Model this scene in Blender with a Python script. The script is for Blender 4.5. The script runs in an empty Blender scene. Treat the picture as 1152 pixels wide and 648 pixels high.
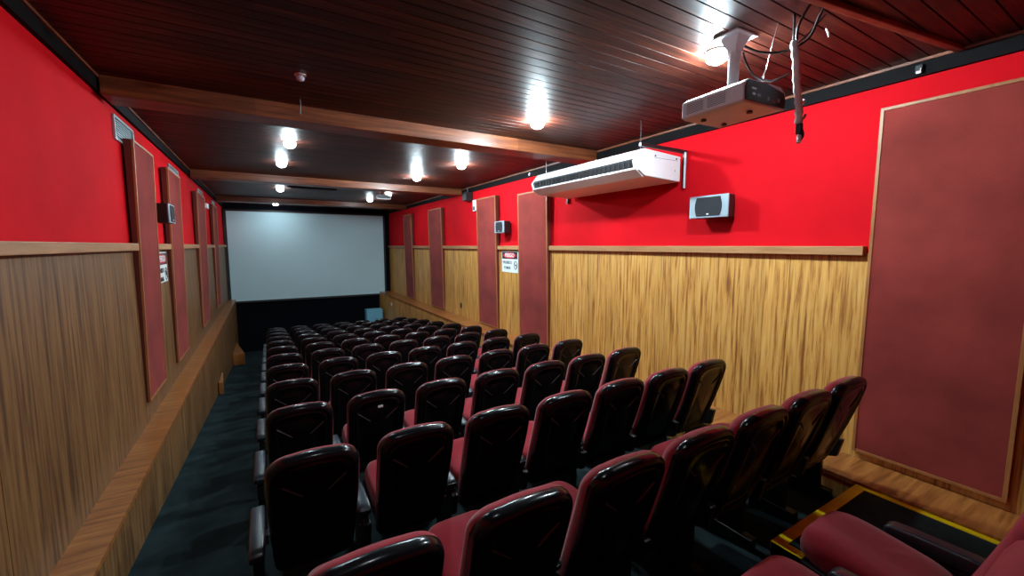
import bpy, bmesh, math, random
from mathutils import Vector, Matrix
from math import sin, cos, pi, radians, sqrt
random.seed(7)
C = bpy.context.scene.collection
EYE = 1.70      # everything is laid out relative to the eye, then lifted so that the rear platform is z = 0

# ------------------------------------------------------------------ helpers
def box(bm, x0, x1, y0, y1, z0, z1, bev=0.0, seg=2):
    vs = [bm.verts.new((x, y, z)) for x in (x0, x1) for y in (y0, y1) for z in (z0, z1)]
    fs = []
    for q in ((0, 1, 3, 2), (4, 6, 7, 5), (0, 4, 5, 1), (2, 3, 7, 6), (0, 2, 6, 4), (1, 5, 7, 3)):
        fs.append(bm.faces.new([vs[i] for i in q]))
    if bev > 0:
        es = list({e for f in fs for e in f.edges})
        bmesh.ops.bevel(bm, geom=es, offset=bev, segments=seg, profile=0.5, affect='EDGES')
    return vs

def prism(bm, poly, axis, a, b, bev=0.0, seg=2):
    """poly: 2-D outline; axis: the extrusion axis 0/1/2"""
    def P(p, t):
        l = [p[0], p[1]]; l.insert(axis, t); return l
    A = [bm.verts.new(P(p, a)) for p in poly]; B = [bm.verts.new(P(p, b)) for p in poly]
    fs = [bm.faces.new(A), bm.faces.new(list(reversed(B)))]
    n = len(poly)
    for i in range(n):
        fs.append(bm.faces.new((A[i], B[i], B[(i + 1) % n], A[(i + 1) % n])))
    bmesh.ops.recalc_face_normals(bm, faces=fs)
    if bev > 0:
        es = list({e for f in fs for e in f.edges})
        bmesh.ops.bevel(bm, geom=es, offset=bev, segments=seg, profile=0.5, affect='EDGES')

def tube(bm, pts, r, n=10, cap=True):
    pts = [Vector(p) for p in pts]; rings = []
    rr = r if isinstance(r, (list, tuple)) else [r] * len(pts)
    prev = None
    for i, p in enumerate(pts):
        d = (pts[min(i + 1, len(pts) - 1)] - pts[max(i - 1, 0)]).normalized()
        if prev is None:
            u = d.orthogonal().normalized()
        else:
            u = (prev - d * prev.dot(d)).normalized()
        prev = u; v = d.cross(u)
        rings.append([bm.verts.new(p + (u * cos(2 * pi * k / n) + v * sin(2 * pi * k / n)) * rr[i]) for k in range(n)])
    for a, b in zip(rings, rings[1:]):
        for k in range(n):
            bm.faces.new((a[k], a[(k + 1) % n], b[(k + 1) % n], b[k]))
    if cap:
        bm.faces.new(list(reversed(rings[0]))); bm.faces.new(rings[-1])

def smooth_pts(pts, n=6):
    P = [Vector(p) for p in pts]; out = []
    for i in range(len(P) - 1):
        p0, p1, p2, p3 = P[max(i - 1, 0)], P[i], P[i + 1], P[min(i + 2, len(P) - 1)]
        for k in range(n):
            t = k / n
            out.append(0.5 * ((2 * p1) + (p2 - p0) * t + (2 * p0 - 5 * p1 + 4 * p2 - p3) * t * t + (3 * p1 - p0 - 3 * p2 + p3) * t ** 3))
    out.append(P[-1]); return out

def lathe(bm, prof, n=24, c=(0, 0, 0), cap=True):
    rings = [[bm.verts.new((c[0] + r * cos(2 * pi * k / n), c[1] + r * sin(2 * pi * k / n), c[2] + z)) for k in range(n)] for r, z in prof]
    for a, b in zip(rings, rings[1:]):
        for k in range(n):
            bm.faces.new((a[k], a[(k + 1) % n], b[(k + 1) % n], b[k]))
    if cap:
        bm.faces.new(rings[0]); bm.faces.new(rings[-1])

def obj(name, bm, mat, parent=None, loc=(0, 0, 0), smooth=False, label=None, recalc=True):
    if recalc: bmesh.ops.recalc_face_normals(bm, faces=bm.faces)
    me = bpy.data.meshes.new(name); bm.to_mesh(me); bm.free()
    me.materials.append(mat)
    if smooth:
        for p in me.polygons: p.use_smooth = True
    o = bpy.data.objects.new(name, me); C.objects.link(o); o.location = loc
    if parent: o.parent = parent
    if label: o['label'] = label
    return o

def NB(): return bmesh.new()

def tag(o, label, cat, group=None):
    o['label'] = label; o['category'] = cat
    if group: o['group'] = group
    return o

def thing(name, label, cat, loc, rz=0.0, group=None):
    o = bpy.data.objects.new(name, None); C.objects.link(o); o.empty_display_size = .1
    o.location = loc; o.rotation_euler = (0, 0, rz)
    return tag(o, label, cat, group)

def struct(name, bm, mat, label=None, smooth=False):
    o = obj(name, bm, mat, smooth=smooth); o['kind'] = 'structure'
    if label: o['label'] = label
    return o

# ------------------------------------------------------------------ materials
def srgb(r, g, b):
    f = lambda c: (c / 255) / 12.92 if c / 255 <= .04045 else (((c / 255) + .055) / 1.055) ** 2.4
    return (f(r), f(g), f(b), 1)

def mat(name, col, rough=.6, metal=0, spec=.5, coat=0, coat_rough=.1, sheen=0, bump=None, var=None, emit=None, es=1):
    m = bpy.data.materials.new(name); m.use_nodes = True
    nt = m.node_tree; b = nt.nodes['Principled BSDF']
    b.inputs['Base Color'].default_value = col; b.inputs['Roughness'].default_value = rough
    b.inputs['Metallic'].default_value = metal; b.inputs['Specular IOR Level'].default_value = spec
    b.inputs['Coat Weight'].default_value = coat; b.inputs['Coat Roughness'].default_value = coat_rough
    b.inputs['Sheen Weight'].default_value = sheen
    if emit:
        b.inputs['Emission Color'].default_value = emit; b.inputs['Emission Strength'].default_value = es
    tc = nt.nodes.new('ShaderNodeTexCoord')
    if var:                                     # (scale, darker factor, lighter factor)
        nz = nt.nodes.new('ShaderNodeTexNoise'); nz.inputs['Scale'].default_value = var[0]; nz.inputs['Detail'].default_value = 5
        nt.links.new(tc.outputs['Object'], nz.inputs['Vector'])
        rp = nt.nodes.new('ShaderNodeValToRGB')
        rp.color_ramp.elements[0].position = .3; rp.color_ramp.elements[1].position = .7
        rp.color_ramp.elements[0].color = [c * var[1] for c in col[:3]] + [1]
        rp.color_ramp.elements[1].color = [min(1, c * var[2]) for c in col[:3]] + [1]
        nt.links.new(nz.outputs['Fac'], rp.inputs['Fac']); nt.links.new(rp.outputs['Color'], b.inputs['Base Color'])
    if bump:                                    # (scale, strength, distance)
        nz = nt.nodes.new('ShaderNodeTexNoise'); nz.inputs['Scale'].default_value = bump[0]; nz.inputs['Detail'].default_value = 4
        nt.links.new(tc.outputs['Object'], nz.inputs['Vector'])
        bp = nt.nodes.new('ShaderNodeBump'); bp.inputs['Strength'].default_value = bump[1]; bp.inputs['Distance'].default_value = bump[2]
        nt.links.new(nz.outputs['Fac'], bp.inputs['Height']); nt.links.new(bp.outputs['Normal'], b.inputs['Normal'])
    return m

def wood(name, stops, scale, rough=.45, coat=0.0, plank=None, plank_axis=0, spec=.5, jitter=.35, board=None):
    """stops: [(pos, colour)]; scale: mapping of the streak noise; plank: plank width with tint per plank"""
    m = bpy.data.materials.new(name); m.use_nodes = True
    nt = m.node_tree; N = nt.nodes; L = nt.links; b = N['Principled BSDF']
    b.inputs['Roughness'].default_value = rough; b.inputs['Coat Weight'].default_value = coat; b.inputs['Coat Roughness'].default_value = .22
    b.inputs['Specular IOR Level'].default_value = spec
    tc = N.new('ShaderNodeTexCoord'); mp = N.new('ShaderNodeMapping'); mp.inputs['Scale'].default_value = scale
    L.new(tc.outputs['Object'], mp.inputs['Vector'])
    nz = N.new('ShaderNodeTexNoise'); nz.inputs['Scale'].default_value = 1; nz.inputs['Detail'].default_value = 6; nz.inputs['Roughness'].default_value = .65
    nz.inputs['Distortion'].default_value = .3
    L.new(mp.outputs['Vector'], nz.inputs['Vector'])
    rp = N.new('ShaderNodeValToRGB'); cr = rp.color_ramp
    while len(cr.elements) < len(stops): cr.elements.new(.5)
    for e, (p, c) in zip(cr.elements, stops): e.position = p; e.color = c
    L.new(nz.outputs['Fac'], rp.inputs['Fac'])
    out = rp.outputs['Color']
    if plank:
        sp = N.new('ShaderNodeSeparateXYZ'); L.new(tc.outputs['Object'], sp.inputs[0])
        dv = N.new('ShaderNodeMath'); dv.operation = 'DIVIDE'; dv.inputs[1].default_value = plank; L.new(sp.outputs[plank_axis], dv.inputs[0])
        fl = N.new('ShaderNodeMath'); fl.operation = 'FLOOR'; L.new(dv.outputs[0], fl.inputs[0])
        cb = N.new('ShaderNodeCombineXYZ'); L.new(fl.outputs[0], cb.inputs[0])
        if board:                                # plank length along the other axis, staggered
            st = N.new('ShaderNodeMath'); st.operation = 'MULTIPLY'; st.inputs[1].default_value = .37; L.new(fl.outputs[0], st.inputs[0])
            d2 = N.new('ShaderNodeMath'); d2.operation = 'DIVIDE'; d2.inputs[1].default_value = board[1]; L.new(sp.outputs[board[0]], d2.inputs[0])
            ad = N.new('ShaderNodeMath'); ad.operation = 'ADD'; L.new(d2.outputs[0], ad.inputs[0]); L.new(st.outputs[0], ad.inputs[1])
            f2 = N.new('ShaderNodeMath'); f2.operation = 'FLOOR'; L.new(ad.outputs[0], f2.inputs[0]); L.new(f2.outputs[0], cb.inputs[1])
        wn = N.new('ShaderNodeTexWhiteNoise'); wn.noise_dimensions = '3D'; L.new(cb.outputs[0], wn.inputs['Vector'])
        ma = N.new('ShaderNodeMapRange'); ma.inputs['To Min'].default_value = 1 - jitter; ma.inputs['To Max'].default_value = 1 + jitter
        L.new(wn.outputs['Value'], ma.inputs['Value'])
        mx = N.new('ShaderNodeVectorMath'); mx.operation = 'SCALE'; L.new(out, mx.inputs[0]); L.new(ma.outputs[0], mx.inputs['Scale'])
        out = mx.outputs[0]
    L.new(out, b.inputs['Base Color'])
    bp = N.new('ShaderNodeBump'); bp.inputs['Strength'].default_value = .15; bp.inputs['Distance'].default_value = .004
    L.new(nz.outputs['Fac'], bp.inputs['Height']); L.new(bp.outputs['Normal'], b.inputs['Normal'])
    return m

M = {}
M['red'] = mat('red_paint', srgb(208, 12, 26), .85, bump=(40, .15, .004), var=(1.3, .84, 1.1), spec=.12)
M['wain'] = wood('wainscot_wood', [(.22, srgb(70, 34, 14)), (.38, srgb(150, 92, 38)), (.5, srgb(206, 150, 72)), (.75, srgb(228, 184, 108))],
                 (2, 34, 1.5), rough=.5, plank=.21, plank_axis=1, jitter=.12)
M['wain_shaded'] = wood('shaded_wainscot_wood', [(.22, srgb(40, 22, 12)), (.4, srgb(88, 56, 30)), (.54, srgb(126, 88, 48)), (.78, srgb(152, 112, 68))],
                 (2, 30, 1.2), rough=.5, plank=.21, plank_axis=1, jitter=.12)  # wainscot wood with the left wall's shade put into its darker browns
M['ledge'] = wood('ledge_wood', [(.25, srgb(96, 52, 22)), (.45, srgb(144, 86, 40)), (.62, srgb(172, 110, 54)), (.85, srgb(186, 128, 68))],
                  (2.2, 26, 4), rough=.35, coat=.15)
M['rail'] = wood('rail_wood', [(.3, srgb(150, 104, 62)), (.7, srgb(186, 138, 90))], (10, 1.5, 20), rough=.5)
M['ceil'] = wood('varnished_ceiling_planks', [(.25, srgb(30, 13, 11)), (.5, srgb(58, 26, 19)), (.75, srgb(102, 52, 32))],
                 (1.6, 28, 4), rough=.46, coat=.0, spec=.18, plank=.1, plank_axis=1, jitter=.4, board=(0, 1.9))
M['beam'] = wood('varnished_beam_boards', [(.25, srgb(66, 32, 18)), (.5, srgb(112, 60, 34)), (.8, srgb(160, 92, 50))],
                 (1.4, 8, 26), rough=.4, coat=.1, spec=.35, plank=1.35, plank_axis=0, jitter=.35)
M['mould'] = wood('moulding_wood', [(.3, srgb(96, 52, 34)), (.7, srgb(150, 88, 60))], (5, 5, 5), rough=.4)
M['frame'] = wood('panel_frame_wood', [(.3, srgb(138, 84, 44)), (.7, srgb(176, 114, 64))], (12, 12, 3), rough=.45)
M['fabric'] = mat('burgundy_panel_fabric', srgb(134, 51, 45), .9, bump=(260, .35, .004), var=(2.2, .75, 1.25), sheen=.05, spec=.15)
M['panel_side'] = mat('burgundy_panel_side', srgb(96, 40, 34), .75, bump=(200, .2, .003), spec=.2)
M['band'] = mat('black_cornice_paint', srgb(14, 12, 13), .8, spec=.15, bump=(30, .1, .004))
M['dark'] = mat('dark_front_wall', srgb(11, 13, 20), .9, spec=.1, bump=(60, .1, .004))
M['carpet'] = mat('dark_carpet', srgb(34, 47, 50), .95, bump=(180, .5, .006), var=(6, .7, 1.3), spec=.1)
M['shell'] = mat('glossy_black_plastic', (.006, .006, .007, 1), .2, spec=.25, coat=.08, coat_rough=.08, bump=(500, .02, .002))
M['rib'] = mat('grey_shell_rib', (.12, .125, .135, 1), .28, metal=.8, bump=(400, .02, .001))
M['seatred'] = mat('red_seat_fabric', srgb(146, 20, 36), .85, bump=(350, .25, .003), var=(30, .88, 1.1), sheen=.25, spec=.25)
M['leather'] = mat('dark_grey_vinyl', srgb(34, 46, 54), .34, bump=(120, .1, .002), spec=.6)
M['blackmetal'] = mat('black_metal', (.012, .012, .013, 1), .4, spec=.5, bump=(80, .05, .002))
M['steel'] = mat('steel', (.6, .6, .62, 1), .25, metal=1, bump=(80, .03, .001))
M['white'] = mat('white_enamel', srgb(238, 242, 244), .4, bump=(60, .03, .002), var=(5, .94, 1.02))
M['offwhite'] = mat('grey_white_plastic', srgb(226, 230, 236), .42, bump=(90, .04, .002), var=(9, .93, 1.03))
M['greyvent'] = mat('grey_vent_slots', srgb(140, 150, 160), .6, bump=(90, .05, .002))
M['black'] = mat('matte_black_plastic', (.01, .01, .011, 1), .55, bump=(90, .06, .002))
M['grille'] = mat('black_speaker_cloth', (.012, .014, .018, 1), .85, bump=(500, .5, .003))
M['silver'] = mat('silver_plastic', srgb(150, 168, 178), .38, metal=.35, bump=(90, .03, .002))
M['alu'] = mat('aluminium', srgb(170, 185, 188), .4, metal=.6, bump=(90, .05, .002))
M['cable'] = mat('black_cable', (.012, .012, .012, 1), .5, bump=(90, .05, .001))
M['yellow'] = mat('yellow_tape', srgb(240, 216, 16), .6, spec=.2, var=(9, .8, 1.05), bump=(60, .1, .001))
M['paint_white'] = mat('sign_white', srgb(225, 236, 238), .5, bump=(60, .03, .001))
M['paint_black'] = mat('sign_black', srgb(18, 18, 22), .5, bump=(60, .03, .001))
M['paint_red'] = mat('sign_red', srgb(200, 20, 30), .5, bump=(60, .03, .001))
M['screen'] = mat('screen_cloth', srgb(200, 232, 240), .85, bump=(300, .05, .001), var=(.8, .96, 1.02), spec=.2)
M['bulb'] = mat('lit_bulb', (1, 1, 1, 1), .3, emit=(.74, .92, 1, 1), es=240, bump=(5, .01, .001))
M['bulb_strong'] = mat('strong_lit_bulb', (1, 1, 1, 1), .3, emit=(.74, .92, 1, 1), es=1250, bump=(5, .01, .001))
M['bulb_dim'] = mat('weak_lit_bulb', (1, 1, 1, 1), .3, emit=(.84, .94, 1, 1), es=130, bump=(5, .01, .001))
M['deadbulb'] = mat('unlit_bulb', srgb(190, 185, 200), .25, bump=(30, .03, .001))
M['paleblue'] = mat('pale_blue_board', srgb(120, 190, 215), .55, bump=(60, .04, .001), var=(4, .9, 1.05))

# ------------------------------------------------------------------ room
XR, XL, YF, YB = 4.0, -1.05, 15.6, -1.7
ZC, ZL = 1.28, -1.68
FZ = lambda y: -1.72 - .108 * y          # sloping auditorium floor
XRL, XLL = 3.57, -.85                     # ledge fronts

bm = NB(); box(bm, XR, XR + .15, YB - .15, YF + .15, -3.9, ZC + .35); struct('wall_right', bm, M['red'], 'red painted upper right wall')
bm = NB(); box(bm, XL - .15, XL, YB - .15, YF + .15, -3.9, ZC + .35); struct('wall_left', bm, M['red'], 'red painted upper left wall')
bm = NB(); box(bm, XL, XR, YF, YF + .15, -3.9, ZC + .35); struct('wall_front', bm, M['dark'], 'dark wall behind and below the screen')
bm = NB(); box(bm, XL, XR, YB - .15, YB, -3.9, ZC + .35); struct('wall_back', bm, M['red'])

# floor: slope towards the screen plus the flat rear platform with its tongue
bm = NB()
prism(bm, [(.85, FZ(.85)), (YF, FZ(YF)), (YF, FZ(YF) - .2), (.85, FZ(YF) - .2)], 0, XL, XR)
struct('floor', bm, M['carpet'], 'dark carpet sloping down to the screen')
bm = NB()
def poly_prism(bm, pts, z0, z1):
    prism(bm, pts, 2, z0, z1)
poly_prism(bm, [(XL, YB), (XR, YB), (XR, 1.16), (2.43, 1.16), (2.43, .85), (XL, .85)], -3.5, -1.70)
struct('floor_platform', bm, M['carpet'], 'raised carpeted rear platform')
# yellow tape on the platform edge
bm = NB()
Z = -1.70
box(bm, 2.43, XRL, 1.10, 1.161, Z, Z + .003)
box(bm, 2.428, 2.49, .86, 1.10, Z, Z + .003)
box(bm, 3.51, XRL, .20, 1.10, Z, Z + .003)
box(bm, 2.43, XRL, 1.16, 1.164, Z - .045, Z + .003)
tag(obj('warning_tape', bm, M['yellow']), 'yellow hazard tape edging the dark carpeted platform at lower right', 'tape')

# ledges along both walls
bm = NB(); box(bm, XL, XLL, YB, YF, -3.9, ZL - .03); struct('wall_ledge_left', bm, M['wain_shaded'], 'vertical grained face of the left ledge')
bm = NB(); box(bm, XL, XLL + .012, YB, YF, ZL - .03, ZL); struct('trim_1', bm, M['ledge'], 'orange wood top of the left ledge')
bm = NB(); box(bm, XRL, XR, YB, YF, -3.9, ZL - .03); struct('wall_ledge_right', bm, M['wain'], 'vertical grained face of the right ledge')
bm = NB(); box(bm, XRL - .012, XR, YB, YF, ZL - .03, ZL); struct('trim_2', bm, M['ledge'], 'wood top of the right ledge')
# wainscot boards, sheet by sheet with a thin gap
def wainscot(name, xa, xb, ys, ztop, m):
    bm = NB()
    for a, b in zip(ys, ys[1:]): box(bm, xa, xb, a + .003, b - .003, ZL, ztop)
    struct(name, bm, m, 'vertical grained wood wainscot')
wainscot('wall_wainscot_left', XL, XL + .018, [YB, .2, 2.6, 5.0, 6.3, 8.7, 11.1, 13.4, YF], -.05, M['wain_shaded'])
wainscot('wall_wainscot_right', XR - .018, XR, [YB, -.5, 1.90, 4.3, 6.4, 8.0, 10.2, 12.6, YF], -.06, M['wain'])
# black cornice band and bead under the ceiling
for i, (x0, x1, xb0, xb1) in enumerate(((XR - .03, XR, XR - .045, XR), (XL, XL + .03, XL, XL + .045))):
    bm = NB(); box(bm, x0, x1, YB, YF, ZC - .11, ZC); struct('trim_%d' % (3 + 2 * i), bm, M['band'], 'black band under the ceiling')
    bm = NB(); box(bm, xb0, xb1, YB, YF, ZC - .018, ZC); struct('trim_%d' % (4 + 2 * i), bm, M['mould'], 'thin wooden bead under the ceiling')

# ceiling: real planks with grooves, running across the room
def ceiling_mesh(bm, y0, y1, z, x0, x1, w=.1, g=.009, d=.012, thick=.1):
    prof = []; y = y0
    while y < y1 - 1e-6:
        e = min(y + w, y1)
        prof += [(y, z + d), (y + g * .2, z + d), (y + g * .5, z), (e - g * .5, z), (e - g * .2, z + d)]
        y = e
    prof += [(y1, z + d)]
    lo = [[bm.verts.new((x, p[0], p[1])) for p in prof] for x in (x0, x1)]
    for k in range(len(prof) - 1): bm.faces.new((lo[0][k], lo[0][k + 1], lo[1][k + 1], lo[1][k]))
    up = [[bm.verts.new((x, yy, z + thick)) for yy in (y0, y1)] for x in (x0, x1)]
    bm.faces.new((up[0][0], up[1][0], up[1][1], up[0][1]))
    bm.faces.new((lo[0][0], lo[1][0], up[1][0], up[0][0])); bm.faces.new((lo[0][-1], up[0][1], up[1][1], lo[1][-1]))
bm = NB(); ceiling_mesh(bm, .2, YF, ZC, XL, XR); struct('ceiling', bm, M['ceil'], 'dark varnished tongue and groove ceiling planks')
bm = NB(); ceiling_mesh(bm, YB, .2, ZC, XL, XR); struct('ceiling_rear', bm, M['ceil'], 'dark varnished ceiling planks over the rear')
for i, (y, w, d) in enumerate(((4.40, .30, .14), (8.90, .30, .13), (13.2, .30, .13))):
    bm = NB(); box(bm, XL + .045, XR - .045, y, y + w, ZC - d, ZC + .01, .006)
    for zz in (.33, .66):   # board joints along the beam face
        box(bm, XL + .045, XR - .045, y - .003, y, ZC - d + d * zz - .002, ZC - d + d * zz + .002)
    struct('trim_%d' % (7 + i), bm, M['beam'], 'boxed varnished wood beam across the ceiling')
# diagonal moulding over the rear
bm = NB()
a, b = Vector((1.6, 1.30)), Vector((3.95, .955)); n = Vector((-(b - a).y, (b - a).x)).normalized() * .022
prism(bm, [tuple(a - n), tuple(b - n), tuple(b + n), tuple(a + n)], 2, ZC - .028, ZC + .002, .006)
struct('trim_10', bm, M['mould'], 'slanting wooden moulding on the rear ceiling')
# chair rails at eye height, cut by the acoustic panels
LP = [(5.04, 5.82, .95), (6.6, 7.45, .95), (9.2, 10.3, .95), (11.9, 12.75, .95)]
RP = [(5.48, 6.36, .90), (7.2, 8.03, .97), (10.1, 11.05, .96), (12.6, 13.4, .96)]
def rail(name, side, a, b):
    bm = NB()
    if side < 0: box(bm, XL, XL + .07, a, b, -.045, .02, .004)
    else: box(bm, XR - .07, XR, a, b, -.075, -.005, .004)
    struct(name, bm, M['rail'], 'wooden rail between red paint and wainscot')
ends = [YB] + [v for p in LP for v in (p[0] - .02, p[1] + .02)] + [YF]
n = 11
for k in range(0, len(ends), 2): rail('trim_%d' % n, -1, ends[k], ends[k + 1]); n += 1
ends = [1.37] + [v for p in RP for v in (p[0] - .02, p[1] + .02)] + [YF]
for k in range(0, len(ends), 2): rail('trim_%d' % n, 1, ends[k], ends[k + 1]); n += 1

# ------------------------------------------------------------------ acoustic panels
def acoustic_panel(side, y0, y1, z0, z1, tb, tt, label, group):
    xw = XL + .02 if side < 0 else XR - .02
    t = thing('acoustic_panel', label, 'acoustic panel', (xw, (y0 + y1) / 2, z0), 0, group)
    s = 1 if side < 0 else -1
    h = z1 - z0; w = (y1 - y0) / 2; f = .022
    # wedge body (thin at the foot, thick at the head)
    bm = NB(); prism(bm, [(0, 0), (s * tb, 0), (s * tt, h), (0, h)], 1, -w, w, .002)
    obj('side_panel', bm, M['panel_side'], t)
    bm = NB()
    e = s * .012
    prism(bm, [(s * tb, f), (s * tb + e, f), (s * tt + e, h - f), (s * tt, h - f)], 1, -w + f, w - f, .003)
    obj('fabric_cover', bm, M['fabric'], t)
    bm = NB(); e2 = s * .018
    for ya, yb in ((-w, -w + f), (w - f, w)):
        prism(bm, [(s * tb, 0), (s * tb + e2, 0), (s * tt + e2, h), (s * tt, h)], 1, ya, yb, .002)
    g = (tt - tb) * f / h * s
    prism(bm, [(s * tb, 0), (s * tb + e2, 0), (s * tb + e2 + g, f), (s * tb + g, f)], 1, -w + f, w - f, .002)
    prism(bm, [(s * tt - g, h - f), (s * tt + e2 - g, h - f), (s * tt + e2, h), (s * tt, h)], 1, -w + f, w - f, .002)
    obj('frame', bm, M['frame'], t)
    return t
oc = ['nearest the camera', 'second from the camera', 'third from the camera', 'farthest, nearest the screen']
for (y0, y1, z1), w in zip(LP, oc):
    acoustic_panel(-1, y0, y1, -1.48, z1, .012, .055, 'tall burgundy fabric acoustic panel on the left wall, ' + w, 'acoustic panels on the left wall')
ocr = ['tall burgundy acoustic panel on the right wall, its top under the air conditioner end',
       'tall burgundy acoustic panel on the right wall, left of the danger sign',
       'tall burgundy acoustic panel on the right wall, second from the screen',
       'tall burgundy acoustic panel on the right wall, nearest the screen']
for (y0, y1, z1), w in zip(RP, ocr):
    acoustic_panel(1, y0, y1, -1.66, z1, .02, .075, w, 'acoustic panels on the right wall')
acoustic_panel(1, .53, 1.34, -1.62, 1.0, .02, .02, 'very large burgundy fabric panel with wood frame, far right wall by the platform', 'acoustic panels on the right wall')

# ------------------------------------------------------------------ the screen
t = thing('projection_screen', 'wide blank white projection screen on the front wall', 'projection screen', (1.40, 15.48, -1.74))
bm = NB(); box(bm, -2.35, 2.35, 0, .02, .0, 2.80); obj('screen_surface', bm, M['screen'], t)
bm = NB()
box(bm, -2.43, -2.35, -.02, .04, -.06, 2.86); box(bm, 2.35, 2.41, -.02, .04, -.06, 2.86)
box(bm, -2.35, 2.35, -.02, .04, -.06, 0); box(bm, -2.35, 2.35, -.02, .04, 2.80, 2.86)
box(bm, -2.3, 2.3, .04, .12, .1, 2.7)
obj('frame', bm, M['black'], t)

# ------------------------------------------------------------------ seats
def outline(wt, wb, h, rt, rb, n=10):
    """rounded outline, top half-width wt, bottom half-width wb, from v=0 to v=h"""
    pts = []
    def arc(cx, cy, rx, ry, a0, a1):
        for k in range(n + 1):
            a = radians(a0 + (a1 - a0) * k / n); pts.append((cx + rx * cos(a), cy + ry * sin(a)))
    arc(wt - rt, h - rt * .85, rt, rt * .85, 0, 90)
    for k in range(1, 6): pts.append(((wt - rt) * (1 - k / 3), h + .008 * (1 - ((k - 3) / 3) ** 2)))
    arc(-(wt - rt), h - rt * .85, rt, rt * .85, 90, 180)
    for k in range(1, 6): u = k / 6; pts.append((-(wt + (wb - wt) * u + .006 * sin(pi * u)), (h - rt * .85) * (1 - u) + rb * u))
    arc(-(wb - rb), rb, rb, rb, 180, 270)
    arc(wb - rb, rb, rb, rb, 270, 360)
    for k in range(1, 6): u = k / 6; pts.append((wb + (wt - wb) * u + .006 * sin(pi * u), rb * (1 - u) + (h - rt * .85) * u))
    return pts

H = .70; ZB = .30
def bend(u, v, d):
    """backrest surface: u across, v up, d backwards; leans back and curves round the sitter"""
    t = v / H
    y = .215 * max(0, 1 - t) ** 1.25 + .25 * u * u - d
    return (u, y, ZB + v * .985)

def disc_surface(bm, prof, O, cy):
    """prof: [(inset scale, depth)], from outline towards the middle"""
    rings = []
    for s, d in prof:
        if s <= 0.001: rings.append([bm.verts.new(bend(0, cy, d))]); continue
        rings.append([bm.verts.new(bend(p[0] * s, cy + (p[1] - cy) * s, d)) for p in O])
    for a, b in zip(rings, rings[1:]):
        n = len(a)
        for k in range(n):
            if len(b) == 1: bm.faces.new((a[k], a[(k + 1) % n], b[0]))
            else: bm.faces.new((a[k], a[(k + 1) % n], b[(k + 1) % n], b[k]))
    return rings

def inset_ring(O, e, cy):
    return [(p[0] * (1 - e / .21), cy + (p[1] - cy) * (1 - e / .34)) for p in O]

def shell_bm():
    bm = NB(); O = outline(.204, .185, H - .010, .105, .05); cy = H * .5
    def prof_surface(items):
        rings = []
        for e, d in items:
            R_ = inset_ring(O, e, cy); rings.append([bm.verts.new(bend(p[0], p[1], d)) for p in R_])
        return rings
    items = [(.03, -.030), (.006, -.030), (0, -.024), (.0, -.010), (.002, .004), (.006, .014), (.012, .022), (.020, .028), (.029, .031), (.037, .028), (.041, .022), (.046, .025),
             (.054, .028), (.063, .026), (.074, .015), (.11, .016), (.15, .017), (.19, .018)]
    rings = prof_surface(items)
    for a, b in zip(rings, rings[1:]):
        n = len(a)
        for k in range(n): bm.faces.new((a[k], a[(k + 1) % n], b[(k + 1) % n], b[k]))
    bm.faces.new(rings[-1]); bm.faces.new(list(reversed(rings[0])))
    return bm

def rib_bm(s):
    bm = NB(); p0, p1 = (s * .150, .560), (s * .050, .470)
    dx, dz = p1[0] - p0[0], p1[1] - p0[1]; l = sqrt(dx * dx + dz * dz); nx, nz = -dz / l * .0038, dx / l * .0038
    rows = []
    for k in range(11):
        f = k / 10; c = (p0[0] + dx * f, p0[1] + dz * f); hh = .0235 if 0 < k < 10 else .016
        rows.append([bm.verts.new(bend(c[0] + nx * q, c[1] + nz * q, dd)) for q, dd in ((1, .012), (.8, hh - .003), (0, hh), (-.8, hh - .003), (-1, .012))])
    for a, b in zip(rows, rows[1:]):
        for k in range(4): bm.faces.new((a[k], a[k + 1], b[k + 1], b[k]))
        bm.faces.new((a[4], a[0], b[0], b[4]))
    bm.faces.new(rows[0]); bm.faces.new(rows[-1])
    return bm

def pad_bm():
    bm = NB(); O = outline(.201, .187, H - .015, .104, .05); cy = H * .5
    prof = [(0.0, -.012), (.90, -.012), (.975, -.014), (1.0, -.024), (1.005, -.045), (.985, -.062), (.94, -.082), (.85, -.092), (.7, -.096), (.62, -.092), (.56, -.097), (.3, -.10), (0, -.10)]
    disc_surface(bm, prof[:], O, cy) if False else None
    rings = []
    for s, d in prof:
        if s == 0: rings.append([bm.verts.new(bend(0, cy, d))])
        else: rings.append([bm.verts.new(bend(p[0] * s, cy + (p[1] - cy) * s, d)) for p in O])
    for a, b in zip(rings, rings[1:]):
        n = max(len(a), len(b))
        for k in range(n):
            if len(a) == 1: bm.faces.new((a[0], b[(k + 1) % n], b[k]))
            elif len(b) == 1: bm.faces.new((a[k], a[(k + 1) % n], b[0]))
            else: bm.faces.new((a[k], a[(k + 1) % n], b[(k + 1) % n], b[k]))
    return bm

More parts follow.
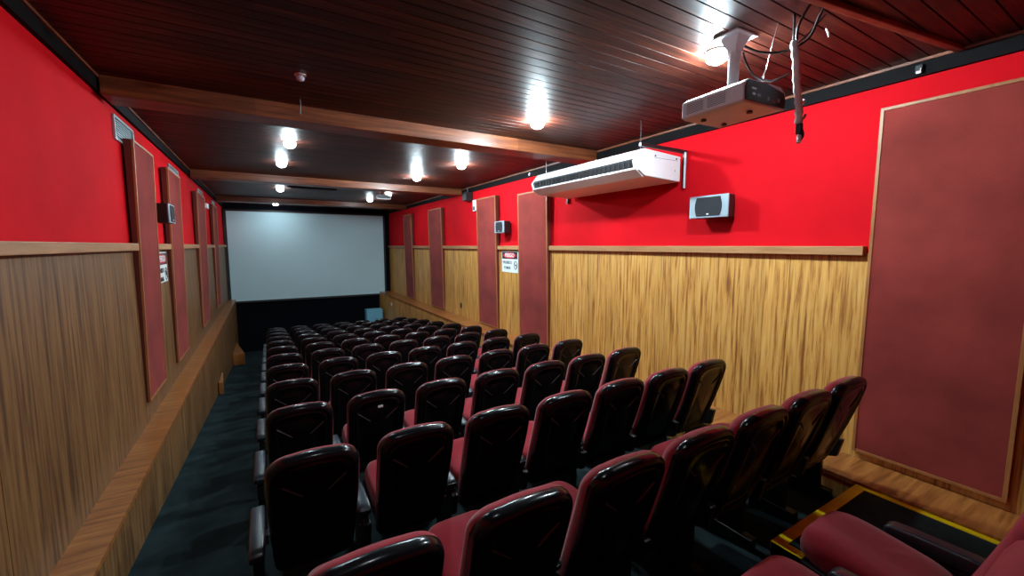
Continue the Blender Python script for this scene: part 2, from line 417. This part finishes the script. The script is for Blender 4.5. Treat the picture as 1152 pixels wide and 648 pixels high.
HINGE = (.245, .405); TILT = radians(8)
def seat_xf(bm):
    bmesh.ops.rotate(bm, verts=bm.verts, cent=(0, 0, 0), matrix=Matrix.Rotation(TILT, 3, 'X'))
    bmesh.ops.translate(bm, verts=bm.verts, vec=(0, HINGE[0], HINGE[1]))
def cushion_bm():
    bm = NB(); n = 40; rings = []
    O = []
    for k in range(n):                 # superellipse, rounder at the front
        a = 2 * pi * k / n; c, s = cos(a), sin(a); e = .38
        x = .182 * math.copysign(abs(c) ** e, c); y = .215 * math.copysign(abs(s) ** (e if s < 0 else .62), s)
        O.append((x, y + .225))
    for sc, z in ((0, -.035), (.9, -.035), (.97, -.02), (1.0, .01), (.99, .045), (.95, .068), (.86, .082), (.6, .090), (.3, .092), (0, .092)):
        if sc == 0: rings.append([bm.verts.new((0, .225, z))])
        else: rings.append([bm.verts.new((x * sc, .225 + (y - .225) * sc, z)) for x, y in O])
    for a, b in zip(rings, rings[1:]):
        m = max(len(a), len(b))
        for k in range(m):
            if len(a) == 1: bm.faces.new((a[0], b[(k + 1) % m], b[k]))
            elif len(b) == 1: bm.faces.new((a[k], a[(k + 1) % m], b[0]))
            else: bm.faces.new((a[k], a[(k + 1) % m], b[(k + 1) % m], b[k]))
    # sewn seam across the middle
    for v in bm.verts:
        if v.co.z > .06: v.co.z -= .006 * math.exp(-((v.co.y - .2) / .012) ** 2)
    seat_xf(bm); return bm
def pan_bm():
    bm = NB(); box(bm, -.18, .18, .02, .40, -.062, -.03, .012, 2); seat_xf(bm); return bm
def arm_bm(x, y0=0.0):
    bm = NB(); P = []
    for y, z in ((.07, .500), (.09, .470), (.475, .460), (.498, .472), (.512, .492), (.510, .512), (.492, .526), (.42, .531), (.25, .534), (.11, .530), (.08, .518)): P.append((y + (y0 if y < .2 else 0), z))
    prism(bm, P, 0, x - .033, x + .033, .012, 3); return bm
def stand_bm(x):
    bm = NB()
    prism(bm, [(.15, .33), (.12, .465), (.46, .460), (.45, .40), (.42, .34), (.40, .05), (.24, .05), (.24, .30)], 0, x - .020, x + .020, .006)
    prism(bm, [(.17, .055), (.47, .055), (.47, -.042), (.17, -.010)], 0, x - .03, x + .03, .004)
    return bm
def bolt_bm(x):
    bm = NB(); tube(bm, [(x - .026, .23, .40), (x + .026, .23, .40)], .011, 10); return bm

MESH = {}
def mesh_of(key, bm, m):
    bmesh.ops.recalc_face_normals(bm, faces=bm.faces)
    me = bpy.data.meshes.new(key); bm.to_mesh(me); bm.free(); me.materials.append(m)
    for p in me.polygons: p.use_smooth = True
    MESH[key] = me
mesh_of('back_shell', shell_bm(), M['shell']); mesh_of('back_cushion', pad_bm(), M['seatred'])
mesh_of('seat_cushion', cushion_bm(), M['seatred']); mesh_of('seat_pan', pan_bm(), M['black'])
mesh_of('armrest', arm_bm(-.253), M['leather']); mesh_of('armrest_inner', arm_bm(-.253, .10), M['leather']); mesh_of('rib_a', rib_bm(-1), M['rib']); mesh_of('rib_b', rib_bm(1), M['rib']); mesh_of('armrest_far', arm_bm(.25, .10), M['leather'])
for k, f in (('stand', stand_bm(-.253)), ('stand_far', stand_bm(.25))):
    mesh_of(k, f, M['blackmetal'])
    for p in MESH[k].polygons: p.use_smooth = False
mesh_of('bolt', bolt_bm(-.253), M['steel'])
for k in ('armrest', 'armrest_far', 'seat_pan'):
    pass

def make_seat(last, first=False):
    t = bpy.data.objects.new('cinema_seat', None); C.objects.link(t)
    def P(name, key, par):
        o = bpy.data.objects.new(name, MESH[key]); C.objects.link(o); o.parent = par; return o
    sh = P('back_shell', 'back_shell', t); P('shell_rib', 'rib_a', sh); P('shell_rib', 'rib_b', sh); P('back_cushion', 'back_cushion', t)
    P('seat_cushion', 'seat_cushion', t); P('seat_pan', 'seat_pan', t)
    a = P('armrest', 'armrest' if first else 'armrest_inner', t); s = P('side_stand', 'stand', t); P('pivot_bolt', 'bolt', s)
    if last:
        P('armrest', 'armrest_far', t); P('side_stand', 'stand_far', t)
    return t
def copy_tree(o, parent=None):
    c = o.copy(); C.objects.link(c); c.parent = parent
    for ch in o.children: copy_tree(ch, c)
    return c

ORD = ['', 'first', 'second', 'third', 'fourth', 'fifth', 'sixth', 'seventh', 'eighth', 'ninth', 'tenth', 'eleventh', 'twelfth']
PITCH = .93; Y1 = 1.11
proto, proto_end, proto_aisle = make_seat(False), make_seat(True), make_seat(False, True)
used = set()
def place(last, x, y, z, label, group, aisle=False):
    p = proto_end if last else proto_aisle if aisle else proto
    if p.name in used: p = copy_tree(p)
    else: used.add(p.name)
    p.location = (x, y, z); tag(p, label, 'seat', group); return p
for r in range(1, 13):
    y = Y1 + PITCH * (r - 1); k = r - 1
    ztop = -.84 - .0925 * k - .0008 * k * k
    x0 = .15 + (.08 if r == 1 else 0)
    for c in range(7):
        z = ztop - 1.0 - .0
        row = 'front row by the screen' if r == 12 else 'nearest full row' if r == 1 else '%s full row from camera' % ORD[r]
        if c == 0: who = 'aisle seat at left end'
        elif c == 6: who = 'end seat by the right wall'
        else: who = '%s seat from the left aisle' % ORD[c + 1]
        lab = 'red cinema seat, black shell, %s, %s' % (row, who)
        if r == 3 and c == 1: lab = 'black-backed red cinema seat with a small white tag on its shell, third full row'
        s = place(c == 6, x0 + .5 * c, y, z, lab, 'red and black cinema seats in rows', c == 0)
        if r == 3 and c == 1:
            bm = NB(); v0 = bend(.02, .585, .020)
            box(bm, -.005, .030, v0[1] - .004, v0[1], v0[2] - .008, v0[2] + .008, .001)
            obj('number_tag', bm, M['paint_white'], s, label='small white tag')
# the row at the camera, only its right end reaches into the frame
place(False, 1.49, .10, -1.70, 'red cinema seat cut by the bottom edge, left of the seat beside the platform', 'red and black cinema seats in rows')
place(True, 1.99, .11, -1.70, 'red cinema seat at lower right, cushion half raised beside the yellow taped platform', 'red and black cinema seats in rows')

# ------------------------------------------------------------------ ceiling lamps
LIGHTS = [(2.65, 1.8, 'bright ceiling lamp beside the near projector mount'),
          (2.49, 3.68, 'ceiling lamp above the air conditioner, on the near side of the first beam'),
          (2.74, 6.17, 'right hand ceiling lamp just beyond the first beam, above the air conditioner end'),
          (2.51, 7.69, 'right hand ceiling lamp just before the second beam'),
          (2.70, 10.51, 'bright ceiling lamp beside the small far projector'),
          (2.57, 11.97, 'ceiling lamp left of the small far projector'),
          (.34, 5.95, 'topmost of the four lit ceiling lamps above the screen left half'),
          (.30, 7.45, 'second of the four lit ceiling lamps above the screen left half'),
          (.38, 10.78, 'third of the four lit ceiling lamps above the screen left half'),
          (.37, 14.6, 'lowest and farthest of the four lit lamps above the screen left half'),
          (.35, 1.30, 'ceiling lamp over the rear aisle above the camera')]
def lamp(x, y, label, on=True, weak=False, strong=False):
    t = thing('ceiling_lamp', label, 'ceiling lamp', (x, y, ZC), 0, 'ceiling lamps')
    bm = NB(); k = 1 if on else .55; lathe(bm, [(.076 * k, .004), (.078 * k, -.006), (.072 * k, -.012), (.062 * k, -.013), (.060 * k, .004)], 24); obj('lamp_rim', bm, M['steel'], t, smooth=True)
    bm = NB(); bmesh.ops.create_icosphere(bm, subdivisions=2, radius=.07 if on else .03, matrix=Matrix.Translation((0, 0, -.03)) @ Matrix.Diagonal((1, 1, .75, 1)))
    obj('bulb', bm, M['bulb_dim'] if weak else M['bulb_strong'] if strong else M['bulb'] if on else M['deadbulb'], t, smooth=True)
    bm = NB(); tube(bm, [(0, 0, .002), (0, 0, -.014)], .018, 14); obj('socket', bm, M['white'], t)
for x, y, l in LIGHTS: lamp(x, y, l, True, y < 1.5, x > 1 and y < 8)
lamp(.30, 3.62, 'unlit small ceiling lamp over the left aisle, before the first beam', False)
bm = NB(); tube(bm, smooth_pts([(.34, 4.22, ZC), (.343, 4.222, ZC - .05), (.338, 4.22, ZC - .10)]), .0025, 6); tube(bm, [(.338, 4.22, ZC - .098), (.338, 4.22, ZC - .125)], [.004, .009], 8)
tag(obj('pull_cord', bm, M['silver']), 'short pale cord hanging from the dark ceiling near the first beam', 'cord')

# ------------------------------------------------------------------ projectors
def projector(loc, w, l, h, rz, label, full):
    t = thing('projector', label, 'projector', loc, rz, 'ceiling projectors')   # origin: centre of the body's bottom; +y towards the screen
    bm = NB()
    prof = [(-w / 2, .012), (-w / 2 + .03, 0), (w / 2 - .03, 0), (w / 2, .012), (w / 2, h - .03), (w / 2 - .05, h), (-w / 2 + .05, h), (-w / 2, h - .03)]
    prism(bm, prof, 1, -l / 2, l / 2, .008, 3); obj('body', bm, M['offwhite'], t)
    bm = NB()   # rear connector panel, curved outline
    R_ = [(-w / 2 + .012, .014), (w / 2 - .012, .014), (w / 2 - .006, h * .45), (w / 2 - .03, h * .75), (0, h - .006), (-w / 2 + .03, h - .012), (-w / 2 + .008, h * .6)]
    prism(bm, R_, 1, -l / 2 - .006, -l / 2 + .01, .003); cp = obj('connector_panel', bm, M['black'], t)
    if full:
        for i, (x, z, w_, h_) in enumerate(((-.12, .05, .03, .014), (-.07, .05, .03, .014), (-.12, .08, .045, .01), (.02, .045, .02, .02), (.07, .04, .035, .02), (.12, .05, .02, .02))):
            bm = NB(); box(bm, x - w_ / 2, x + w_ / 2, -l / 2 - .010, -l / 2 - .005, z - h_ / 2, z + h_ / 2, .001)
            obj('port', bm, M['steel'] if i % 2 == 0 else M['greyvent'], cp)
        for (y0, y1) in ((.05, .17), (-.10, .02)):
            bm = NB()
            for k in range(7):
                z = .028 + k * (h - .07) / 7; box(bm, -w / 2 - .0025, -w / 2 + .002, y0, y1, z, z + .004)
            obj('vent_grille', bm, M['greyvent'], t)
        bm = NB(); box(bm, -w / 2 - .003, -w / 2 + .002, -.145, -.135, .05, .075, .001); obj('emblem', bm, M['white'], t, label='small white badge')
        bm = NB()
        for x, y in ((-.1, .12), (.1, .12), (0, -.12)): tube(bm, [(x, y, .002), (x, y, -.012)], [.014, .018], 12)
        obj('foot', bm, M['black'], t)
    bm = NB(); tube(bm, [(w * .18, l / 2 - .004, h * .5), (w * .18, l / 2 + .02, h * .5)], h * .3, 20); obj('lens', bm, M['black'], t)
    top = ZC - loc[2]
    mt = bm = NB(); tube(bm, [(0, 0, h + .01), (0, 0, top - .10)], .032, 20); tube(bm, [(0, 0, top - .14), (0, 0, top - .085), (0, 0, top - .012)], [.034, .042, .085], 4)
    pole = obj('mount_pole', bm, M['offwhite'], t)
    bm = NB(); box(bm, -.10, .10, -.085, .085, top - .014, top - .002, .003); obj('mount_plate', bm, M['offwhite'], t)
    bm = NB()
    for a in (45, 135, 225, 315):
        ca, sa = cos(radians(a)), sin(radians(a)); tube(bm, [(.02 * ca, .02 * sa, h + .024), (.13 * ca, .11 * sa, h + .012), (.13 * ca, .11 * sa, h - .004)], .008, 8)
    tube(bm, [(0, 0, h + .005), (0, 0, h + .03)], .045, 18)
    obj('mount_bracket', bm, M['blackmetal'], t)
    return t
projector((2.56, 1.62, .805), .40, .42, .135, radians(-3), 'large white projector hanging on a pole mount near the camera, rear connectors showing', True)
projector((2.33, 9.6, 1.02), .32, .28, .10, 0, 'small far projector hanging beyond the second beam above the screen', False)

# white taped cable bundle beside the near projector
t = thing('hanging_cable_bundle', 'white wrapped cable bundle hanging from the ceiling beside the near projector', 'cable', (2.62, 1.28, ZC))
P0 = Vector((2.62, 1.28, ZC))
def loc(pts): return [tuple(Vector(p) - P0) for p in pts]
bm = NB(); seg = smooth_pts(loc([(2.60, 1.30, 1.13), (2.575, 1.27, 1.02), (2.60, 1.27, .90), (2.66, 1.28, .79), (2.69, 1.29, .70)]), 6)
tube(bm, seg, [.019 + .003 * ((i * 7) % 3 - 1) for i in range(len(seg))], 12); obj('white_wrap', bm, M['white'], t, smooth=True)
bm = NB()
tube(bm, loc([(2.61, 1.31, ZC + .03), (2.60, 1.30, 1.13)]), .008, 8)
obj('support_rod', bm, M['steel'], t)
bm = NB()
tube(bm, smooth_pts(loc([(2.69, 1.29, .71), (2.73, 1.30, .66), (2.72, 1.29, .61), (2.68, 1.28, .60), (2.69, 1.28, .66)])), .006, 8)
tube(bm, smooth_pts(loc([(2.69, 1.29, .70), (2.70, 1.27, .64), (2.67, 1.27, .60)])), .010, 8)
box(bm, .055, .085, -.01, .02, -.64, -.58, .004)
obj('cable_end', bm, M['cable'], t)
bm = NB(); tube(bm, loc([(2.665, 1.27, .625), (2.655, 1.265, .585)]), .012, 8); tube(bm, loc([(2.73, 1.30, .72), (2.76, 1.29, .76)]), .008, 8); tube(bm, loc([(2.70, 1.30, .80), (2.75, 1.30, .84)]), .012, 8)
obj('plug', bm, M['white'], t)
def cable(pts, r, label):
    bm = NB(); tube(bm, smooth_pts(pts, 8), r, 8); tag(obj('cable', bm, M['cable'], smooth=True), label, 'cable', 'black cables round the near projector')
cable([(2.50, 1.52, 1.17), (2.54, 1.45, 1.12), (2.60, 1.36, 1.10), (2.66, 1.26, 1.14), (2.65, 1.20, 1.24), (2.64, 1.17, ZC)], .007, 'black cable curving from the projector pole up to the ceiling')
cable([(2.50, 1.53, 1.14), (2.51, 1.50, 1.05), (2.54, 1.47, .99), (2.62, 1.42, .965), (2.70, 1.36, 1.00)], .006, 'black cable looping down beside the projector pole')
cable([(2.57, 1.27, 1.12), (2.54, 1.25, 1.18), (2.54, 1.21, 1.25), (2.56, 1.19, ZC)], .007, 'black cable loop above the white wrapped bundle')
cable([(2.66, 1.31, 1.14), (2.71, 1.27, 1.20), (2.76, 1.22, 1.285)], .005, 'thin black cable slanting up to the ceiling right of the bundle')
for i, (a, b) in enumerate((((2.66, 1.50, .95), (2.62, 1.40, ZC)), ((2.58, 1.47, .95), (2.57, 1.42, 1.03)))):
    bm = NB(); tube(bm, [a, b], .004, 8)
    tag(obj('steel_rod', bm, M['steel']), ['thin steel rod from the ceiling to the near projector', 'short steel rod standing on the near projector'][i], 'rod')

# ------------------------------------------------------------------ air conditioner
AY0, AY1 = 3.04, 4.98
t = thing('air_conditioner', 'long white ceiling air conditioner hanging along the red right wall', 'air conditioner', (XR, AY0, .69))
o0 = (XR, .69)
prof = [(3.93, .69), (3.93, .955), (3.37, .985), (3.27, .86), (3.30, .765), (3.39, .715)]
L_ = AY1 - AY0
q = [(x - XR, z - .69) for x, z in prof]
bm = NB(); prism(bm, q, 1, .02, L_ - .02, .004); obj('casing', bm, M['white'], t)
for a, b in ((0, .022), (L_ - .022, L_)):
    bm = NB(); prism(bm, [(x * 1.0, z) for x, z in q], 1, a, b, .006, 2); obj('end_cap', bm, M['white'], t)
def lerp(p, q_, f): return (p[0] + (q_[0] - p[0]) * f, p[1] + (q_[1] - p[1]) * f)
fr0, fr1 = q[3], q[4]
bm = NB()    # outlet slot on the lower front face
a_ = lerp(q[2], q[3], .80); b_ = lerp(q[3], q[4], .85)
prism(bm, [(a_[0] - .004, a_[1]), (q[3][0] - .006, q[3][1]), (b_[0] - .006, b_[1]), (b_[0] + .02, b_[1]), (a_[0] + .02, a_[1])], 1, .07, L_ - .06, .001)
gr = obj('air_outlet', bm, M['black'], t)
for k in range(26):
    bm = NB(); yy = .10 + k * (L_ - .2) / 25
    box(bm, q[3][0] - .012, q[3][0] + .0, yy, yy + .003, q[3][1] - .075, q[3][1] + .005)
    obj('louver', bm, M['blackmetal'], gr)
bm = NB(); prism(bm, [(b_[0] - .02, b_[1] + .012), (b_[0] - .018, b_[1] - .006), (q[5][0], q[5][1] - .012), (q[5][0] + .01, q[5][1]), (b_[0], b_[1] + .004)], 1, .03, L_ - .03, .001); obj('outlet_flap', bm, M['white'], t)
bm = NB(); box(bm, -.16, -.15, -.001, .001, .1, .12)
box(bm, -.48, -.12, -.003, .001, .215, .218); obj('end_seam', bm, M['greyvent'], t)
bm = NB()
for x in (-.47, -.14): tube(bm, [(x, -.006, .235), (x, .002, .235)], .009, 10)
obj('screw', bm, M['black'], t)
# hanging brackets
for (y, nm) in ((-.035, 0), (L_ + .05, 1)):
    bm = NB(); box(bm, -.04, -.01, y, y + .03, -.06, .33); obj('bracket', bm, M['blackmetal'] if nm else M['blackmetal'], t)
    bm = NB(); box(bm, -.72, -.01, y, y + .03, .30, .335); obj('bracket', bm, M['blackmetal'], t)
bm = NB(); box(bm, -.055, -.04, -.05, -.035, -.07, .31); obj('bracket_edge', bm, M['offwhite'], t)
for x, y in ((-.58, .10), (-.58, L_ - .15)):
    bm = NB(); tube(bm, [(x, y, .28), (x, y, ZC - .69)], .005, 8); obj('hanger_rod', bm, M['steel'], t)
bm = NB(); box(bm, -.07, -.045, 1.35, 1.37, .25, .47); obj('pipe_cover', bm, M['white'], t)

# ------------------------------------------------------------------ loudspeakers
def speaker(locn, rz, w, h, d, label):
    """front faces +y before turning; origin on the wall bracket"""
    t = thing('wall_speaker', label, 'speaker', locn, rz, 'small wall speakers')
    bm = NB(); prism(bm, [(-w / 2, d), (w / 2, d), (w / 2 * .86, .03), (-w / 2 * .86, .03)], 2, -h / 2, h / 2, .008, 2); obj('cabinet', bm, M['black'], t)
    bm = NB(); box(bm, -w / 2, w / 2, d - .004, d + .012, -h / 2, h / 2, .006, 2); obj('front_frame', bm, M['silver'], t)
    bm = NB(); P = []
    for k in range(9): P.append((w * .30 + .02 * sin(pi * k / 8), -h * .42 + h * .84 * k / 8))
    for k in range(9): P.append((-w * .30 - .02 * sin(pi * k / 8), h * .42 - h * .84 * k / 8))
    prism(bm, P, 1, d + .008, d + .018, .003); g = obj('grille', bm, M['grille'], t)
    bm = NB(); box(bm, -.012, .012, d + .017, d + .020, -h * .36, -h * .31, .001); obj('badge', bm, M['white'], g)
    bm = NB(); box(bm, -.03, .03, -.012, .045, -.03, .03, .004); obj('wall_mount', bm, M['blackmetal'], t)
speaker((3.985, 2.60, .385), radians(90), .42, .22, .17, 'wide speaker with silver frame on red wall right of the air conditioner')
speaker((3.985, 6.88, .345), radians(90), .36, .22, .17, 'small speaker above the danger sign on the right wall')
speaker((-1.04, 6.13, .36), radians(-90), .34, .215, .145, 'small speaker between the first two panels on the left wall')

# ------------------------------------------------------------------ danger signs
def text(body, size, m, parent, locn, rot, name='lettering', bold=.0, sx=1):
    cu = bpy.data.curves.new(name, 'FONT'); cu.body = body; cu.size = size; cu.extrude = .0008; cu.align_x = 'CENTER'; cu.align_y = 'CENTER'; cu.offset = bold
    o = bpy.data.objects.new(name, cu); C.objects.link(o)
    dg = bpy.context.evaluated_depsgraph_get(); dg.update()
    me = bpy.data.meshes.new_from_object(o.evaluated_get(dg)); bpy.data.objects.remove(o)
    me.materials.clear(); me.materials.append(m)
    o = bpy.data.objects.new(name, me); C.objects.link(o); o.parent = parent; o.location = locn; o.rotation_euler = rot; o.scale = (sx, 1, 1)
    return o
def sign(locn, rz, label, w=.56, h=.40):
    """faces -y before turning"""
    t = thing('warning_sign', label, 'sign', locn, rz, 'danger signs')
    bm = NB(); box(bm, -w / 2, w / 2, -.006, 0, -h / 2, h / 2, .002); obj('sign_board', bm, M['paint_white'], t)
    bm = NB(); box(bm, -w / 2 + .02, w / 2 - .02, -.0085, -.006, h / 2 - .145, h / 2 - .015, .001); obj('header', bm, M['paint_black'], t)
    bm = NB(); bmesh.ops.create_circle(bm, cap_ends=True, radius=1, segments=40, matrix=Matrix.Rotation(pi / 2, 4, 'X'))
    for v in bm.verts: v.co.x *= w * .40; v.co.z *= .055
    r = bmesh.ops.extrude_face_region(bm, geom=bm.faces[:]); bmesh.ops.translate(bm, verts=[g for g in r['geom'] if isinstance(g, bmesh.types.BMVert)], vec=(0, -.002, 0))
    o = obj('header_oval', bm, M['paint_red'], t, loc=(0, -.0085, h / 2 - .08))
    text('PERIGO', .10, M['paint_white'], t, (0, -.0112, h / 2 - .08), (pi / 2, 0, 0), bold=.002)
    text('PROIBIDO', .075, M['paint_black'], t, (-.085, -.0072, h / 2 - .215), (pi / 2, 0, 0), bold=.001)
    text('FUMAR', .075, M['paint_black'], t, (-.085, -.0072, h / 2 - .315), (pi / 2, 0, 0), bold=.001)
    bm = NB(); n = 32; cx, cz = w / 2 - .085, h / 2 - .26
    ring = []
    for r_ in (.062, .050):
        ring.append([[bm.verts.new((cx + r_ * cos(2 * pi * k / n), y, cz + 1.25 * r_ * sin(2 * pi * k / n))) for k in range(n)] for y in (-.0055, -.008)])
    for k in range(n):
        j = (k + 1) % n
        for A, B in ((ring[0][0], ring[0][1]), (ring[0][1], ring[1][1]), (ring[1][1], ring[1][0])): bm.faces.new((A[k], A[j], B[j], B[k]))
    tube(bm, [(cx - .038, -.0082, cz + .045), (cx + .038, -.0082, cz - .045)], .005, 8)
    obj('prohibition_ring', bm, M['paint_black'], t)
    bm = NB(); box(bm, cx - .035, cx + .03, -.0075, -.0058, cz - .008, cz + .006); tube(bm, [(cx + .03, -.007, cz + .004), (cx + .035, -.007, cz + .03)], .003, 6); obj('cigarette_symbol', bm, M['paint_black'], t)
sign((3.982, 6.78, -.305), radians(-90), 'danger no smoking sign on the right wall below the speaker', .60, .40)
sign((-1.032, 6.22, -.25), radians(90), 'danger no smoking sign on the left wall between the first two panels', .54, .35)

# ------------------------------------------------------------------ wall vents and small fittings
def vent(y0, y1, z0, z1, label):
    t = thing('wall_vent', label, 'vent', (XL, (y0 + y1) / 2, z0), 0, 'wall vents')
    w = (y1 - y0) / 2; h = z1 - z0
    bm = NB(); f = .022
    box(bm, 0, .02, -w, w, 0, f, .002); box(bm, 0, .02, -w, w, h - f, h, .002); box(bm, 0, .02, -w, -w + f, f, h - f, .002); box(bm, 0, .02, w - f, w, f, h - f, .002)
    obj('frame', bm, M['alu'], t)
    bm = NB(); box(bm, 0, .004, -w + f, w - f, f, h - f)
    k = 0; z = f + .008
    while z < h - f - .006:
        prism(bm, [(.004, z), (.015, z - .004), (.015, z - .001), (.004, z + .004)], 1, -w + f, w - f); z += .02
    obj('grille', bm, M['alu'], t)
vent(4.84, 5.46, .90, 1.11, 'metal air vent on the left wall above the panel nearest the camera')
vent(7.2, 7.9, .86, 1.09, 'metal air vent on the left wall above the second panel')
vent(10.1, 10.8, .87, 1.10, 'metal air vent on the left wall above the third panel')
vent(12.6, 13.2, .87, 1.10, 'metal air vent on the left wall above the farthest panel')

bm = NB(); box(bm, 0, .012, -.035, .035, -.06, .06, .003); tag(obj('wall_socket', bm, M['black'], loc=(XR - .03, 9.08, -1.42)), 'small black socket low on the right wood wall', 'socket')
bm = NB(); box(bm, 0, .012, -.03, .03, -.05, .05, .003); tag(obj('wall_switch', bm, M['white'], loc=(XRL - .012, 13.9, -1.95)), 'small white plate on the ledge face near the screen', 'switch')
t = thing('emergency_light', 'small white emergency light beside the top of the panel left of the danger sign', 'emergency light', (XR + .004, 8.25, .86))
bm = NB(); box(bm, -.06, 0, -.07, .07, -.12, .12, .008); obj('housing', bm, M['white'], t)
bm = NB(); box(bm, -.066, -.058, -.04, .04, -.10, -.02, .003); obj('diffuser', bm, M['black'], t)
t = thing('emergency_light', 'small white fitting high on the left wall between the third and fourth panels', 'emergency light', (XL - .004, 11.1, .84))
bm = NB(); box(bm, 0, .07, -.14, .14, -.05, .05, .008); obj('housing', bm, M['white'], t)
bm = NB(); box(bm, .066, .074, -.10, .10, -.035, .02, .003); obj('diffuser', bm, M['alu'], t)
t = thing('junction_box', 'small black box under the ceiling by the second beam at the right wall', 'box', (XR + .004, 8.5, ZC - .21))
bm = NB(); box(bm, -.18, 0, -.10, .10, -.09, .09, .01); obj('housing', bm, M['black'], t)
bm = NB(); tube(bm, [(-.09, 0, .09), (-.09, 0, .21)], .015, 10); obj('stem', bm, M['blackmetal'], t)
t = thing('cable_clip', 'tiny black and white clip on the cornice above the large panel', 'clip', (XR - .026, 1.15, ZC - .07))
bm = NB(); box(bm, -.03, 0, -.02, .02, -.02, .03, .004); obj('clip_body', bm, M['black'], t)
bm = NB(); box(bm, -.036, -.028, -.014, .012, -.03, -.012, .002); box(bm, -.036, -.028, -.014, -.008, -.012, .004, .001); obj('clip_hook', bm, M['white'], t)
bm = NB(); tube(bm, [(2.93, 1.29, ZC), (2.94, 1.28, ZC - .03), (2.945, 1.28, ZC - .05)], [.003, .006, .002], 8)
tag(obj('ceiling_hook', bm, M['white']), 'tiny white hook on the ceiling right of the cable bundle', 'hook')
t = thing('ceiling_vent', 'long dark slotted vent in the ceiling between the second and third beams', 'vent', (1.0, 10.4, ZC))
bm = NB(); box(bm, -.5, .5, -.12, .12, -.02, 0, .003); obj('frame', bm, M['band'], t)
bm = NB()
for k in range(4): box(bm, -.46, .46, -.09 + k * .05, -.07 + k * .05, -.028, -.018)
obj('slat', bm, M['black'], t)

# pale blue board standing on the floor below the screen
t = thing('display_stand', 'pale blue cabinet standing below the screen at its right end', 'cabinet', (3.2, 14.9, FZ(14.9)))
bm = NB(); box(bm, -.27, .27, -.16, .16, .06, 1.12, .012); obj('body', bm, M['paleblue'], t)
bm = NB(); box(bm, -.22, .22, -.168, -.158, .55, 1.06, .004); obj('front_panel', bm, M['paleblue'], t)
bm = NB(); box(bm, -.25, .25, -.14, .14, -.03, .06); obj('plinth', bm, M['black'], t)

# wooden wedge blocks against the left ledge in the aisle
def wedge(y, w, l, h, label):
    bm = NB(); z = FZ(y)
    prism(bm, [(0, 0), (w, 0), (.02, l), (0, l)], 2, -.08, h, .003)
    tag(obj('wedge_block', bm, M['ledge'], loc=(XLL + .013, y, z)), label, 'block', 'wedge blocks in the aisle')
wedge(12.7, .26, 1.5, .30, 'triangular wooden block against the left ledge far down the aisle')
wedge(9.0, .07, .7, .22, 'thin wooden wedge against the left ledge halfway down the aisle')

# ------------------------------------------------------------------ lift everything, camera, world
for o in C.objects:
    if o.parent is None: o.location.z += EYE
bpy.context.view_layer.update()

cam = bpy.data.cameras.new('camera'); co = bpy.data.objects.new('camera', cam); C.objects.link(co)
yaw, pitch, f = .536, .1017, 467.5
fw = Vector((sin(yaw) * cos(pitch), cos(yaw) * cos(pitch), -sin(pitch))); rt = Vector((cos(yaw), -sin(yaw), 0)); up = rt.cross(fw)
Rm = Matrix((rt, up, -fw)).transposed().to_4x4(); Rm.translation = Vector((0, 0, EYE))
co.matrix_world = Rm
cam.sensor_width = 36; cam.lens = f / 1152 * 36; cam.clip_start = .05; cam.clip_end = 60
bpy.context.scene.camera = co
w = bpy.data.worlds.new('world'); bpy.context.scene.world = w; w.use_nodes = True
w.node_tree.nodes['Background'].inputs[0].default_value = (.02, .02, .025, 1); w.node_tree.nodes['Background'].inputs[1].default_value = .3
vs = bpy.context.scene.view_settings
vs.view_transform = 'Standard'; vs.look = 'None'; vs.gamma = 1; vs.use_curve_mapping = False; vs.exposure = 0.0
bpy.context.scene.cycles.max_bounces = 8
bpy.context.scene.cycles.sample_clamp_indirect = 4
bpy.context.scene.cycles.use_denoising = True
